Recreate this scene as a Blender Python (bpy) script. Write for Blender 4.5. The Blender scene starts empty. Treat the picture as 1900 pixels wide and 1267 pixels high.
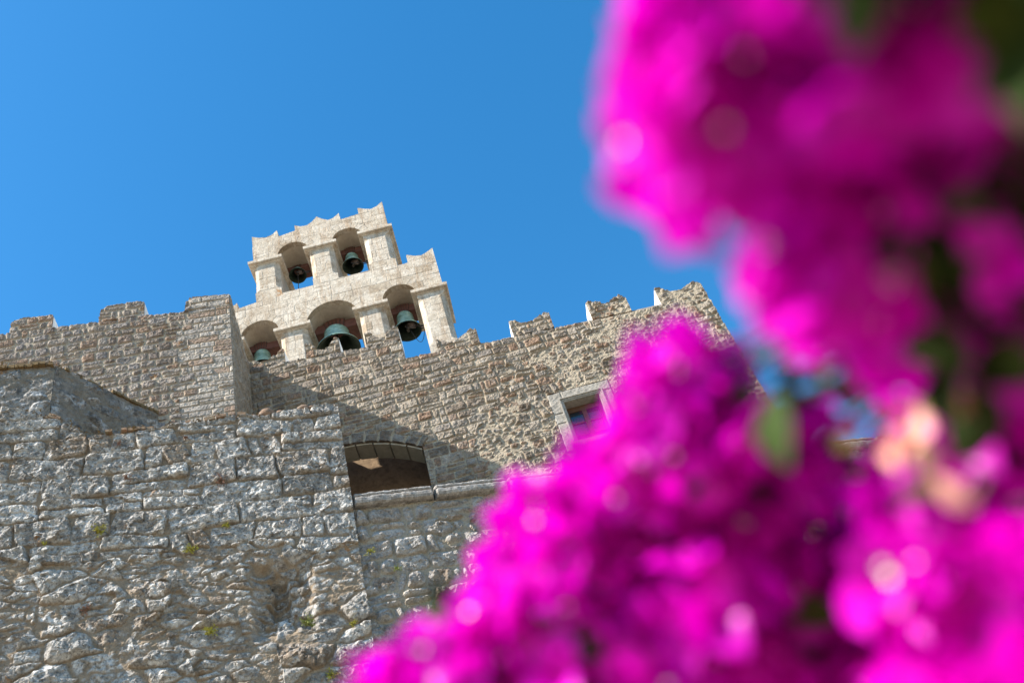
import bpy, math, random
import numpy as np
from mathutils import Vector, Matrix
from math import radians as RAD

S = bpy.context.scene
C = S.collection

# ------------------------------------------------------------------ camera
F_PX, W_PX, H_PX = 1847.0, 1900.0, 1267.0
CXP, CYP = W_PX / 2, H_PX / 2
_vx, _vy = 330.0 - CXP, -1200.0 - CYP            # where plumb lines meet
_d = math.hypot(_vx, _vy)
_s, _c = -_vx / _d, -_vy / _d
PITCH = math.atan(F_PX / _d)
_r0 = np.array([1, 0, 0.]); _u0 = np.array([0, -math.sin(PITCH), math.cos(PITCH)])
FW = np.array([0, math.cos(PITCH), math.sin(PITCH)])
CR = _c * _r0 - _s * _u0
CU = _s * _r0 + _c * _u0
CAM = np.array([0, 0, 1.6])
cam_d = bpy.data.cameras.new('camera'); cam = bpy.data.objects.new('camera', cam_d); C.objects.link(cam)
m = Matrix.Identity(4)
for i in range(3):
    m[i][0], m[i][1], m[i][2], m[i][3] = CR[i], CU[i], -FW[i], CAM[i]
cam.matrix_world = m
cam_d.sensor_width = 36; cam_d.lens = 36 * F_PX / W_PX
cam_d.clip_start = 0.02; cam_d.clip_end = 3000
cam_d.dof.use_dof = True; cam_d.dof.focus_distance = 17.5
cam_d.dof.aperture_fstop = 1.75; cam_d.dof.aperture_blades = 0
S.camera = cam

# ------------------------------------------------------------------ world, sun, exposure
SUN_TO = Vector((-3.67, -2.21, 3.86)).normalized()
sun_el = math.asin(SUN_TO.z); sun_az = math.atan2(SUN_TO.x, SUN_TO.y)
w = bpy.data.worlds.new("World"); S.world = w; w.use_nodes = True
nt = w.node_tree; nt.nodes.clear()
sky = nt.nodes.new('ShaderNodeTexSky'); sky.sky_type = 'NISHITA'; sky.sun_disc = False
sky.sun_elevation = sun_el; sky.sun_rotation = sun_az
sky.altitude = 200; sky.air_density = 1.0; sky.dust_density = 0.3; sky.ozone_density = 1.6
bg = nt.nodes.new('ShaderNodeBackground'); bg.inputs[1].default_value = 0.135
wo = nt.nodes.new('ShaderNodeOutputWorld')
hs = nt.nodes.new('ShaderNodeHueSaturation'); hs.inputs['Saturation'].default_value = 1.37; hs.inputs['Value'].default_value = .95; hs.inputs['Hue'].default_value = .493
nt.links.new(sky.outputs[0], hs.inputs['Color']); nt.links.new(hs.outputs[0], bg.inputs[0]); nt.links.new(bg.outputs[0], wo.inputs[0])
sl = bpy.data.lights.new('sun', 'SUN'); sl.energy = 5.0; sl.angle = RAD(0.5); sl.color = (1, .94, .86)
sun = bpy.data.objects.new('sun', sl); C.objects.link(sun)
sun.rotation_euler = SUN_TO.to_track_quat('Z', 'Y').to_euler(); sun.location = (-20, -12, 30)
S.view_settings.view_transform = 'Standard'; S.view_settings.look = 'None'
S.view_settings.exposure = 1.22; S.view_settings.gamma = 1
S.render.engine = 'CYCLES'
S.cycles.use_denoising = True; S.cycles.max_bounces = 6; S.cycles.diffuse_bounces = 3
S.cycles.transmission_bounces = 4; S.cycles.transparent_max_bounces = 4
S.cycles.use_adaptive_sampling = True; S.cycles.adaptive_threshold = 0.01

# ------------------------------------------------------------------ noise (numpy)
def h2(ix, iy, seed):
    ix = ix.astype(np.int64); iy = iy.astype(np.int64)
    n = (ix * 374761393 + iy * 668265263 + seed * 2147483647 + 1274126177) & 0xffffffff
    n = ((n ^ (n >> 13)) * 1274126177) & 0xffffffff
    n = (n ^ (n >> 16)) & 0xffffffff
    n = (n * 2246822519) & 0xffffffff
    n = n ^ (n >> 15)
    return (n & 0xffffff).astype(np.float64) / 0xffffff
def vnoise(x, y, seed=0):
    ix = np.floor(x); iy = np.floor(y); fx = x - ix; fy = y - iy
    fx = fx * fx * fx * (fx * (fx * 6 - 15) + 10); fy = fy * fy * fy * (fy * (fy * 6 - 15) + 10)
    a = h2(ix, iy, seed); b = h2(ix + 1, iy, seed); c = h2(ix, iy + 1, seed); d = h2(ix + 1, iy + 1, seed)
    return (a + (b - a) * fx + (c - a) * fy + (a - b - c + d) * fx * fy) * 2 - 1
def fbm(x, y, seed=0, o=4, g=.5):
    r = 0; a = 1; t = 0
    for k in range(o):
        r = r + a * vnoise(x * 2 ** k + 17.3 * k, y * 2 ** k - 9.1 * k, seed + k); t += a; a *= g
    return r / t
def sst(a, b, x):
    t = np.clip((x - a) / (b - a), 0, 1); return t * t * (3 - 2 * t)

# ------------------------------------------------------------------ masonry patterns: return dist-to-joint d, ids, local coords
def coursed(U, Z, seed, hc, wc, hv=.3, wv=.35, warp=.02, wf=2.5, split=.15, r=.05):
    rng = np.random.RandomState(seed)
    Uw = U + warp * fbm(U * wf, Z * wf, seed + 50, 2); Zw = Z + warp * fbm(U * wf * .8, Z * wf * .8, seed + 60, 2)
    z0 = Z.min() - .5; zb = [z0 - (z0 % 1)]; rs = np.random.RandomState(seed + 1)
    zb = [math.floor(z0)]
    while zb[-1] < Z.max() + .6: zb.append(zb[-1] + hc * (1 + hv * (rs.rand() * 2 - 1)))
    zb = np.array(zb); ri = np.clip(np.searchsorted(zb, Zw) - 1, 0, len(zb) - 2)
    u0 = math.floor(U.min() - 1)
    lo = zb[ri]; hi = zb[ri + 1]
    ul = np.zeros_like(U); uh = np.ones_like(U); ci = np.zeros_like(U)
    for k in np.unique(ri):
        rr = np.random.RandomState(seed * 1000 + int(k)); ub = [u0 - rr.rand() * wc]
        while ub[-1] < U.max() + 1: ub.append(ub[-1] + wc * (1 + wv * (rr.rand() * 2 - 1)))
        ub = np.array(ub); m = ri == k; c = np.clip(np.searchsorted(ub, Uw[m]) - 1, 0, len(ub) - 2)
        ul[m] = ub[c]; uh[m] = ub[c + 1]; ci[m] = c
    # split some stones in two, stacked or side by side
    q = h2(ci, ri, seed + 7); sp = q < split
    cut = lo + (hi - lo) * (.35 + .3 * h2(ci, ri, seed + 8)); up = Zw > cut
    sub = np.where(sp, np.where(up, 1, 2), 0)
    lo = np.where(sp & up, cut, lo); hi = np.where(sp & ~up, cut, hi)
    sp2 = (q > 1 - split) ; cut = ul + (uh - ul) * (.3 + .4 * h2(ci, ri, seed + 9)); up = Uw > cut
    sub = np.where(sp2, np.where(up, 3, 4), sub)
    ul = np.where(sp2 & up, cut, ul); uh = np.where(sp2 & ~up, cut, uh)
    # each stone has its own slightly slanted sides
    cu, cz = (ul + uh) / 2, (lo + hi) / 2
    A = ci * 5 + sub
    sl1 = (h2(A, ri, seed + 11) - .5) * .35 * warp / .02; sl2 = (h2(A, ri, seed + 12) - .5) * .1 * warp / .02
    du = np.minimum(Uw - ul + sl1 * (Zw - cz) * .5, uh - Uw - sl1 * (Zw - cz) * .5)
    dz = np.minimum(Zw - lo + sl2 * (Uw - cu) * .5, hi - Zw - sl2 * (Uw - cu) * .5)
    rr_ = r * (.6 + .8 * h2(A, ri, seed + 13))
    d = rr_ - np.hypot(np.maximum(rr_ - du, 0), np.maximum(rr_ - dz, 0))
    return d, A, ri.astype(float), (Uw - cu), (Zw - cz)
def rubble(U, Z, seed, cw, ch, jit=.9, warp=.03, wf=4):
    Uw = U + warp * fbm(U * wf, Z * wf, seed + 50, 3); Zw = Z + warp * .7 * fbm(U * wf, Z * wf, seed + 60, 3)
    x = Uw / cw; y = Zw / ch; ix = np.floor(x); iy = np.floor(y)
    f1 = np.full(U.shape, 9.); f2 = np.full(U.shape, 9.); A = np.zeros_like(U); B = np.zeros_like(U); lu = np.zeros_like(U); lz = np.zeros_like(U)
    for dx in (-1, 0, 1):
        for dy in (-1, 0, 1):
            jx = ix + dx; jy = iy + dy
            px = jx + .5 + (h2(jx, jy, seed) - .5) * jit; py = jy + .5 + (h2(jx, jy, seed + 1) - .5) * jit
            wgt = (h2(jx, jy, seed + 2) - .5) * .3
            D = (np.abs(x - px) ** 2.6 + np.abs(y - py) ** 2.6) ** (1 / 2.6) + wgt
            n = D < f1
            f2 = np.where(n, f1, np.minimum(f2, D)); A = np.where(n, jx, A); B = np.where(n, jy, B)
            lu = np.where(n, (x - px) * cw, lu); lz = np.where(n, (y - py) * ch, lz); f1 = np.where(n, D, f1)
    return (f2 - f1) * .5 * min(cw, ch), A + 5000, B + 3000, lu, lz

def facets(U, Z, seed, size, amp):
    d, A, B, lu, lz = rubble(U, Z, seed, size, size * .75, .95, size * .25, 1.2 / size)
    return amp * ((h2(A, B, seed + 5) - .5) * 2 * lu + (h2(A, B, seed + 6) - .5) * 2 * lz) + amp * size * .35 * (h2(A, B, seed + 7) - .5)
def stone_relief(U, Z, pat, seed, H=.04, r=.05, joint=.012, rough=.012, rf=14, tilt=.15, hvar=.6, fine=.004, ff=45, power=.6, fill=None, facet=None):
    d, A, B, lu, lz = pat
    e = d + .3 * joint * fbm(U * 30, Z * 30, seed + 3, 2)
    st = sst(joint * .4, joint * 1.4, e)
    prof = np.clip((e - joint * .5) / r, 0, 1) ** power
    a = h2(A, B, seed + 21)
    tu = (h2(A, B, seed + 22) - .5) * 2 * tilt; tz = (h2(A, B, seed + 23) - .5) * 2 * tilt
    hh = H * (1 - hvar / 2 + hvar * (a - .5) * 2 * .5) * prof
    rg = fbm(U * rf, Z * rf, seed + 31, 4, .68); rg2 = 1 - np.abs(fbm(U * rf * .7 + 3, Z * rf * .9, seed + 41, 4, .65)) * 2.4
    hh = hh + prof * (tu * lu + tz * lz + rough * rg + rough * .8 * rg2)
    hh = hh + fine * fbm(U * ff, Z * ff, seed + 71, 2) * (.4 + .6 * prof)
    if facet: hh = hh + prof * (facets(U, Z, seed + 400, facet[0], facet[1]) + facets(U, Z, seed + 410, facet[0] * .45, facet[1] * .9))
    if fill is not None:                                              # pointing mortar smeared flush over the lower stone edges
        ml = fill[0] + fill[1] * fbm(U * 2.6, Z * 3.2, seed + 91, 3) + .016 * fbm(U * 16, Z * 22, seed + 95, 4, .7)
        st = st * sst(-.006, .006, hh - ml); hh = np.maximum(hh, ml)
    tone = h2(A, B, seed + 81); hue = h2(A, B, seed + 82)
    return np.maximum(hh, -.004 + 0 * hh) + .008, tone, st, hue

# ------------------------------------------------------------------ frames, mesh builder
class Frame:
    """vertical plane: l runs along the wall, n points out of it towards the viewer's side"""
    def __init__(s, o, az):
        a = RAD(az); s.back = np.array([math.sin(a), math.cos(a), 0.]); s.l = np.array([math.cos(a), -math.sin(a), 0.]); s.o = np.array([o[0], o[1], 0.])
        s.n = -s.back
    def p(s, u, z, off=0.): return s.o + s.l * u + np.array([0, 0, 1.]) * z + s.n * off
    def pts(s, U, Z, OFF):
        return s.o[None] + U[:, None] * s.l[None] + OFF[:, None] * s.n[None] + Z[:, None] * np.array([[0, 0, 1.]])
class MB:
    def __init__(s): s.v = []; s.li = []; s.lt = []; s.mi = []; s.c = []; s.sm = []; s.n = 0
    def add(s, v, faces=None, mat=0, col=None, loops=None, totals=None, smooth=False):
        v = np.asarray(v, float).reshape(-1, 3)
        if faces is not None:
            loops = np.array([i for f in faces for i in f], int); totals = np.array([len(f) for f in faces], int)
        s.v.append(v); s.li.append(loops + s.n); s.lt.append(totals); s.mi.append(np.full(len(totals), mat))
        s.sm.append(np.full(len(totals), smooth))
        if col is None: col = np.tile(np.array([[.5, 1, .5, 1.]]), (len(v), 1))
        elif np.ndim(col) == 1: col = np.tile(np.array([list(col)]), (len(v), 1))
        s.c.append(col); s.n += len(v)
    def box(s, u0, u1, z0, z1, f0, f1, fr, mat=0, col=None):
        v = [fr.p(u, z, f) for f in (f0, f1) for z in (z0, z1) for u in (u0, u1)]
        s.add(v, [(0, 1, 3, 2), (4, 6, 7, 5), (0, 4, 5, 1), (2, 3, 7, 6), (0, 2, 6, 4), (1, 5, 7, 3)], mat, col)
    def build(s, name, mats, parent=None, recalc=False):
        me = bpy.data.meshes.new(name); v = np.concatenate(s.v); li = np.concatenate(s.li); lt = np.concatenate(s.lt)
        me.vertices.add(len(v)); me.vertices.foreach_set('co', v.astype(np.float32).ravel())
        me.loops.add(len(li)); me.loops.foreach_set('vertex_index', li.astype(np.int32))
        me.polygons.add(len(lt)); st = np.concatenate([[0], np.cumsum(lt)[:-1]])
        me.polygons.foreach_set('loop_start', st.astype(np.int32)); me.polygons.foreach_set('loop_total', lt.astype(np.int32))
        me.polygons.foreach_set('material_index', np.concatenate(s.mi).astype(np.int32))
        me.polygons.foreach_set('use_smooth', np.concatenate(s.sm))
        at = me.color_attributes.new('stone', 'FLOAT_COLOR', 'POINT'); at.data.foreach_set('color', np.concatenate(s.c).astype(np.float32).ravel())
        me.update(calc_edges=True); me.validate()
        for m_ in (mats if isinstance(mats, (list, tuple)) else [mats]): me.materials.append(m_)
        if recalc:
            import bmesh
            bm = bmesh.new(); bm.from_mesh(me); bmesh.ops.recalc_face_normals(bm, faces=bm.faces); bm.to_mesh(me); bm.free()
        o = bpy.data.objects.new(name, me); C.objects.link(o)
        if parent is not None: o.parent = parent
        return o
def inside(U, Z, loops):
    r = np.zeros(U.shape, bool)
    for P in loops:
        n = len(P)
        for i in range(n):
            x1, y1 = P[i]; x2, y2 = P[(i + 1) % n]
            if y1 == y2: continue
            c = ((y1 > Z) != (y2 > Z)) & (U < (x2 - x1) * (Z - y1) / (y2 - y1) + x1); r ^= c
    return r
def skin(mb, fr, loops, step, hfun, skirt, mat=0, base=0., side_mat=None, edge=.0):
    """relief of real displaced stone over the region bounded by loops (outer + holes)"""
    P = np.array([p for l in loops for p in l]); u0, z0 = P.min(0); u1, z1 = P.max(0)
    nu = int(math.ceil((u1 - u0) / step)); nz = int(math.ceil((z1 - z0) / step))
    us = u0 + np.arange(nu + 1) * (u1 - u0) / nu; zs = z0 + np.arange(nz + 1) * (z1 - z0) / nz
    U, Z = np.meshgrid(us, zs); h, tone, st, hue = hfun(U, Z)
    cu = (us[:-1] + us[1:]) / 2; cz = (zs[:-1] + zs[1:]) / 2; CU_, CZ_ = np.meshgrid(cu, cz); M = inside(CU_, CZ_, loops)
    idx = np.arange((nu + 1) * (nz + 1)).reshape(nz + 1, nu + 1)
    a, b, c, d = idx[:-1, :-1][M], idx[:-1, 1:][M], idx[1:, 1:][M], idx[1:, :-1][M]
    quads = np.stack([a, b, c, d], 1)
    # skirts at the borders
    Mp = np.pad(M, 1); sk = []
    for dy, dx, e0, e1 in ((-1, 0, (0, 0), (0, 1)), (1, 0, (1, 1), (1, 0)), (0, -1, (1, 0), (0, 0)), (0, 1, (0, 1), (1, 1))):
        nb = Mp[1 + dy:1 + dy + nz, 1 + dx:1 + dx + nu]; bd = M & ~nb; r, q = np.nonzero(bd)
        sk.append(np.stack([idx[r + e0[0], q + e0[1]], idx[r + e1[0], q + e1[1]]], 1))
    sk = np.concatenate(sk)
    pts = fr.pts(U.ravel(), Z.ravel(), h.ravel() + base); low = fr.pts(U.ravel(), Z.ravel(), np.full(U.size, skirt))
    used = np.unique(quads); mp = np.full(U.size, -1); mp[used] = np.arange(len(used))
    bu = np.unique(sk); mp2 = np.full(U.size, -1); mp2[bu] = np.arange(len(bu)) + len(used)
    col = np.stack([tone.ravel(), st.ravel(), hue.ravel(), np.ones(U.size)], 1)
    V = np.concatenate([pts[used], low[bu]]); Ccol = np.concatenate([col[used], col[bu]])
    q1 = mp[quads]; q2 = np.stack([mp[sk[:, 1]], mp[sk[:, 0]], mp2[sk[:, 0]], mp2[sk[:, 1]]], 1)
    Q = np.concatenate([q1, q2]); mb.add(V, None, mat, Ccol, Q.ravel(), np.full(len(Q), 4))
    if side_mat is not None: mb.mi[-1][len(q1):] = side_mat
    mb.sm[-1][:] = False
def prism(mb, fr, loops, f0, f1, mat=0, col=None):
    """solid wall body with the openings cut through; f0 = front offset, f1 = back offset"""
    cu = bpy.data.curves.new('t', 'CURVE'); cu.dimensions = '2D'; cu.fill_mode = 'BOTH'; cu.extrude = abs(f0 - f1) / 2
    for L in loops:
        s_ = cu.splines.new('POLY'); s_.points.add(len(L) - 1); s_.use_cyclic_u = True
        for i, (x, y) in enumerate(L): s_.points[i].co = (x, y, 0, 1)
    o = bpy.data.objects.new('t', cu); C.objects.link(o); dg = bpy.context.evaluated_depsgraph_get(); me = bpy.data.meshes.new_from_object(o.evaluated_get(dg))
    mid = (f0 + f1) / 2
    v = np.array([fr.p(p.co.x, p.co.y, mid + p.co.z) for p in me.vertices])
    mb.add(v, [tuple(p.vertices) for p in me.polygons], mat, col)
    bpy.data.objects.remove(o); bpy.data.curves.remove(cu); bpy.data.meshes.remove(me)
def tube(mb, pts, r, n=8, mat=0, col=None, cap=True):
    pts = [Vector(p) for p in pts]; rs = r if isinstance(r, (list, tuple)) else [r] * len(pts); V = []; up = None
    for i, p in enumerate(pts):
        t = (pts[min(i + 1, len(pts) - 1)] - pts[max(i - 1, 0)]).normalized()
        if up is None: up = t.orthogonal().normalized()
        up = (up - t * up.dot(t)).normalized(); b = t.cross(up)
        for k in range(n):
            a = 2 * math.pi * k / n; V.append(p + (up * math.cos(a) + b * math.sin(a)) * rs[i])
    Fc = [(i * n + k, i * n + (k + 1) % n, (i + 1) * n + (k + 1) % n, (i + 1) * n + k) for i in range(len(pts) - 1) for k in range(n)]
    if cap: Fc += [tuple(range(n))[::-1], tuple((len(pts) - 1) * n + k for k in range(n))]
    mb.add([tuple(v) for v in V], Fc, mat, col, smooth=True)
def lathe(mb, c, prof, n=40, mat=0, M=None, close=False):
    V = []
    for r, z in prof:
        for k in range(n):
            a = 2 * math.pi * k / n; v = Vector((r * math.cos(a), r * math.sin(a), z))
            if M is not None: v = M @ v
            V.append(tuple(v + Vector(c)))
    L = len(prof); Fc = [(i * n + k, i * n + (k + 1) % n, (i + 1) * n + (k + 1) % n, (i + 1) * n + k) for i in range(L - 1) for k in range(n)]
    mb.add(V, Fc, mat, smooth=True)
def tag(o, label, cat, group=None, kind=None):
    o['label'] = label; o['category'] = cat
    if group: o['group'] = group
    if kind: o['kind'] = kind
    return o
def empty(name, loc=(0, 0, 0)):
    o = bpy.data.objects.new(name, None); C.objects.link(o); o.location = loc; o.empty_display_size = .2; return o
def adopt(child, parent):
    """parent without moving: children are built in world coordinates"""
    child.parent = parent; child.matrix_parent_inverse = Matrix.Translation(-Vector(parent.location))

# ------------------------------------------------------------------ materials
def newmat(name):
    m_ = bpy.data.materials.new(name); m_.use_nodes = True; n = m_.node_tree; n.nodes.clear()
    o = n.nodes.new('ShaderNodeOutputMaterial'); b = n.nodes.new('ShaderNodeBsdfPrincipled'); n.links.new(b.outputs[0], o.inputs[0]); return m_, n, b
def N(n, t, **kw):
    x = n.nodes.new(t)
    for k, v in kw.items(): setattr(x, k, v)
    return x
def noise(n, co, scale, detail=4, rough=.6, dist=0):
    x = N(n, 'ShaderNodeTexNoise'); x.inputs['Scale'].default_value = scale; x.inputs['Detail'].default_value = detail; x.inputs['Roughness'].default_value = rough
    x.inputs['Distortion'].default_value = dist; n.links.new(co, x.inputs['Vector']); return x.outputs['Fac']
def ramp(n, fac, stops, interp='LINEAR'):
    x = N(n, 'ShaderNodeValToRGB'); x.color_ramp.interpolation = interp; e = x.color_ramp.elements
    while len(e) < len(stops): e.new(.5)
    for i, (p, c) in enumerate(stops):
        e[i].position = p; e[i].color = (*c, 1) if len(c) == 3 else c
    n.links.new(fac, x.inputs[0]); return x.outputs[0]
def mixc(n, fac, a, b, mode='MIX'):
    x = N(n, 'ShaderNodeMix', data_type='RGBA', blend_type=mode)
    for s_, i in ((fac, 0), (a, 6), (b, 7)):
        if hasattr(s_, 'is_linked') or hasattr(s_, 'links'): n.links.new(s_, x.inputs[i])
        else: x.inputs[i].default_value = s_ if i == 0 else (*s_, 1)
    return x.outputs[2]
def G(v): return (v, v, v)
def stone_mat(name, tones, mortar, ochre, ochre_amt=.2, lichen=(.5, .5, .48), lichen_amt=.5, orange=.0, dark_amt=.35, bump=.5, fs=1.0, spec=.06, streak=0, pit=.5):
    m_, n, b = newmat(name); geo = N(n, 'ShaderNodeNewGeometry'); co = geo.outputs['Position']
    at = N(n, 'ShaderNodeAttribute', attribute_name='stone'); sep = N(n, 'ShaderNodeSeparateColor'); n.links.new(at.outputs['Color'], sep.inputs[0])
    base = ramp(n, sep.outputs[0], [(i / (len(tones) - 1), t) for i, t in enumerate(tones)])
    oc = ramp(n, sep.outputs[2], [(1 - ochre_amt - .02, G(0)), (1 - ochre_amt + .02, G(.75))])
    base = mixc(n, oc, base, ochre)
    n1 = noise(n, co, 9 * fs, 6, .7, .4)
    base = mixc(n, ramp(n, n1, [(.38, G(0)), (.62, G(1))]), mixc(n, .999, base, G(1 - dark_amt), 'MULTIPLY'), base)
    n3 = noise(n, co, 4.3 * fs, 8, .75, .3)
    base = mixc(n, ramp(n, n3, [(.52, G(0)), (.62, G(lichen_amt))]), base, lichen)
    n2 = noise(n, co, 24 * fs, 5, .7, .5)                              # black lichen and weathering pits
    base = mixc(n, ramp(n, n2, [(.36, G(pit)), (.50, G(0))]), base, (.09, .085, .08))
    mo = mixc(n, ramp(n, noise(n, co, 14 * fs, 4), [(.35, G(0)), (.65, G(1))]), tuple(c * .72 for c in mortar), mortar)
    col = mixc(n, sep.outputs[1], mo, base)
    if orange > 0:
        n4 = noise(n, co, 2.2 * fs, 9, .8, .2)
        col = mixc(n, ramp(n, n4, [(.66 - orange * .1, G(0)), (.7 - orange * .1, G(.75))]), col, (.34, .16, .045))
    if streak:
        mp = N(n, 'ShaderNodeMapping'); mp.inputs['Scale'].default_value = (5, 5, .7); n.links.new(co, mp.inputs['Vector'])
        f_ = ramp(n, noise(n, mp.outputs[0], 1.0, 7, .75, .6), [(.47, G(0)), (.66, G(streak))]); col = mixc(n, f_, col, mixc(n, .999, col, (.62, .48, .36), 'MULTIPLY'))
        f_ = ramp(n, noise(n, co, 1.3, 6, .7, .3), [(.48, G(0)), (.68, G(streak))]); col = mixc(n, f_, col, mixc(n, .999, col, (.72, .66, .60), 'MULTIPLY'))
    n5 = noise(n, co, 55 * fs, 4, .7)
    col = mixc(n, ramp(n, n5, [(.3, G(0)), (.5, G(1))]), mixc(n, .999, col, G(.62), 'MULTIPLY'), col)
    n6 = noise(n, co, 120 * fs, 2, .6)
    col = mixc(n, ramp(n, n6, [(.3, G(0)), (.55, G(1))]), mixc(n, .999, col, G(.75), 'MULTIPLY'), col)
    n.links.new(col, b.inputs['Base Color']); b.inputs['Roughness'].default_value = .93; b.inputs['Specular IOR Level'].default_value = spec
    b1 = N(n, 'ShaderNodeBump'); b1.inputs['Strength'].default_value = bump; b1.inputs['Distance'].default_value = .02
    n.links.new(noise(n, co, 38 * fs, 6, .75), b1.inputs['Height']); n.links.new(b1.outputs[0], b.inputs['Normal']); return m_
def plain(name, colr, rough=.8, var=.25, scale=30, metal=0, bump=.2, col2=None, spec=.3):
    m_, n, b = newmat(name); co = N(n, 'ShaderNodeNewGeometry').outputs['Position']
    f = ramp(n, noise(n, co, scale, 6, .7), [(.35, G(0)), (.65, G(1))])
    n.links.new(mixc(n, f, tuple(c * (1 - var) for c in colr) if col2 is None else col2, colr), b.inputs['Base Color'])
    b.inputs['Roughness'].default_value = rough; b.inputs['Metallic'].default_value = metal; b.inputs['Specular IOR Level'].default_value = spec
    if bump:
        b1 = N(n, 'ShaderNodeBump'); b1.inputs['Strength'].default_value = bump; b1.inputs['Distance'].default_value = .01
        n.links.new(noise(n, co, scale * 2.5, 5, .7), b1.inputs['Height']); n.links.new(b1.outputs[0], b.inputs['Normal'])
    return m_
M_F = stone_mat('grey_granite', [(.43, .39, .34), (.58, .535, .475), (.66, .62, .56), (.49, .44, .38)], (.38, .29, .20), (.40, .30, .21), .10, (.82, .785, .73), .8, .45, .6, 1.1, pit=.8)
M_R = stone_mat('tan_fieldstone', [(.235, .18, .135), (.41, .335, .255), (.29, .245, .205), (.56, .465, .36)], (.49, .405, .295), (.36, .22, .14), .2, (.48, .445, .39), .35, .15, .42, .8)
M_T = stone_mat('grey_brown_coursed_stone', [(.245, .195, .16), (.43, .36, .295), (.31, .275, .255), (.57, .50, .415)], (.53, .44, .325), (.37, .24, .16), .18, (.50, .465, .42), .3, .4, .42, .8)
M_Q = stone_mat('pale_quoin_stone', [(.52, .485, .435), (.60, .565, .51), (.46, .425, .385)], (.45, .39, .31), (.38, .30, .23), .08, (.48, .46, .43), .3, .1, .25, .45)
M_B = stone_mat('cream_limestone', [(.61, .53, .42), (.66, .58, .47), (.69, .615, .51), (.63, .55, .44)], (.47, .395, .31), (.46, .375, .275), .08, (.40, .325, .245), .5, .3, .25, .35, streak=.75, pit=.3)
M_S = stone_mat('rough_lime_plaster', [(.27, .25, .225), (.35, .33, .30)], (.27, .23, .18), (.26, .2, .14), .1, (.56, .55, .53), .85, .6, .65, .9, fs=.8)
M_W = plain('whitewash', (.86, .82, .75), .9, .1, 9)
M_BODY = plain('wall_core_stone', (.34, .30, .26), .95, .3, 14, bump=.6)
M_BCORE = plain('cream_limestone_plain', (.47, .395, .31), .9, .22, 5, bump=.35)
M_BR = plain('terracotta_brick', (.30, .17, .10), .95, .45, 9, bump=.8, col2=(.20, .155, .10))
M_MOSS = plain('dry_moss', (.11, .075, .04), 1, .6, 40, bump=.6, col2=(.24, .16, .07))
M_BRONZE = plain('verdigris_bronze', (.36, .50, .42), .6, .3, 7, .15, .15, (.15, .25, .20))
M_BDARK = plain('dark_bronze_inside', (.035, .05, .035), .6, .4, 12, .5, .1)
M_RED = plain('red_oxide_timber', (.17, .07, .05), .75, .4, 8, bump=.3)
M_IRON = plain('rusty_iron', (.09, .075, .065), .6, .4, 30, .6)
M_MOTOR = plain('brown_enamel', (.16, .12, .10), .5, .3, 20, .2)

# ------------------------------------------------------------------ frames of the walls
FR = Frame((0, 13.5), -5.9)                     # long battlemented wall
FT = Frame((0, 12.24), -13.0)                   # projecting tower
_k = 10.94 / math.cos(RAD(20.4)); FF = Frame((0, _k), -20.4)   # front wall
FB = Frame((0, 15.8), -5.9)                     # bell gable
A_R, A_T, A_F = -5.9, -13., -20.4

# ------------------------------------------------------------------ ground and terrace
mb = MB(); mb.add([(-400, -400, 0), (400, -400, 0), (400, 900, 0), (-400, 900, 0)], [(0, 1, 2, 3)])
g = mb.build('ground', plain('dusty_ground', (.30, .25, .18), .95, .35, 3, bump=.5)); g['kind'] = 'structure'; g['label'] = 'dry pale dusty ground below the monastery walls'
mb = MB(); mb.add([FF.p(-2.9, 9.0, -.4), FF.p(12, 9.0, -.4), FR.p(12, 9.0, .02), FR.p(-4.5, 9.0, .02)], [(0, 1, 2, 3)])
g = mb.build('terrace', plain('terrace_paving', (.40, .36, .30), .9, .2, 6)); g['kind'] = 'structure'; g['label'] = 'stone terrace floor behind the parapet'

# ------------------------------------------------------------------ long battlemented wall
def mixpat(pa, pb, m):
    return tuple(np.where(m, a, b) for a, b in zip(pa, pb))
uc, rc, zc = -3.5, 2.35, 13.05 - 2.35
half = 1.45
def hf_R(U, Z):
    a = coursed(U, Z, 11, .175, .29, .3, .4, .022, 2.2, .14, .035)
    b = coursed(U, Z, 21, .155, .25, .45, .5, .05, 2.8, .3, .035)
    c = rubble(U, Z, 25, .14, .085, .9, .04, 5)
    pick = fbm(U * 1.4, Z * 1.8, 5, 2)
    m = (U + .5 * fbm(U * 1.2, Z * 1.2, 3, 2) < -.1 - .40 * (14.7 - Z)) | ((Z > 14.0 + .2 * pick) & (U < 1.2))
    pat = mixpat(a, mixpat(b, c, pick < .12), m)
    A = stone_relief(U, Z, a, 100, H=.042, r=.026, joint=.015, rough=.010, rf=9, tilt=.14, fine=.009, ff=32, facet=(.09, .14), fill=(.0, .018), power=.5)
    B = stone_relief(U, Z, mixpat(b, c, pick < .12), 110, H=.045, r=.028, joint=.012, rough=.011, rf=10, tilt=.24, hvar=1., fine=.011, ff=30, facet=(.09, .25), fill=(.002, .03))
    h, t, s_, hu = tuple(np.where(m, x, y) for x, y in zip(A, B))
    rr = np.hypot(U - uc, Z - zc); ang = np.arctan2(U - uc, Z - zc); w_ = .24; q = ang * rc; k = np.floor(q / w_); top = rc + .16 + .10 * h2(k, k, 77)      # ring of rough voussoirs
    ring = (rr < top) & (np.abs(ang) < .66); d = np.minimum(np.minimum(np.mod(q, w_), w_ - np.mod(q, w_)), top - rr) + .012 * fbm(U * 9, Z * 9, 78, 2)
    j = sst(.012, .03, d); hv_ = .02 + .04 * np.clip(d / .05, 0, 1) ** .6 + .02 * fbm(U * 11, Z * 11, 79, 3, .65)
    return np.where(ring, hv_, h), np.where(ring, .12 * h2(k, k, 3), t), np.where(ring, j, s_), np.where(ring, .3, hu)
wall = MB()
arch_pts = []
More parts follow.
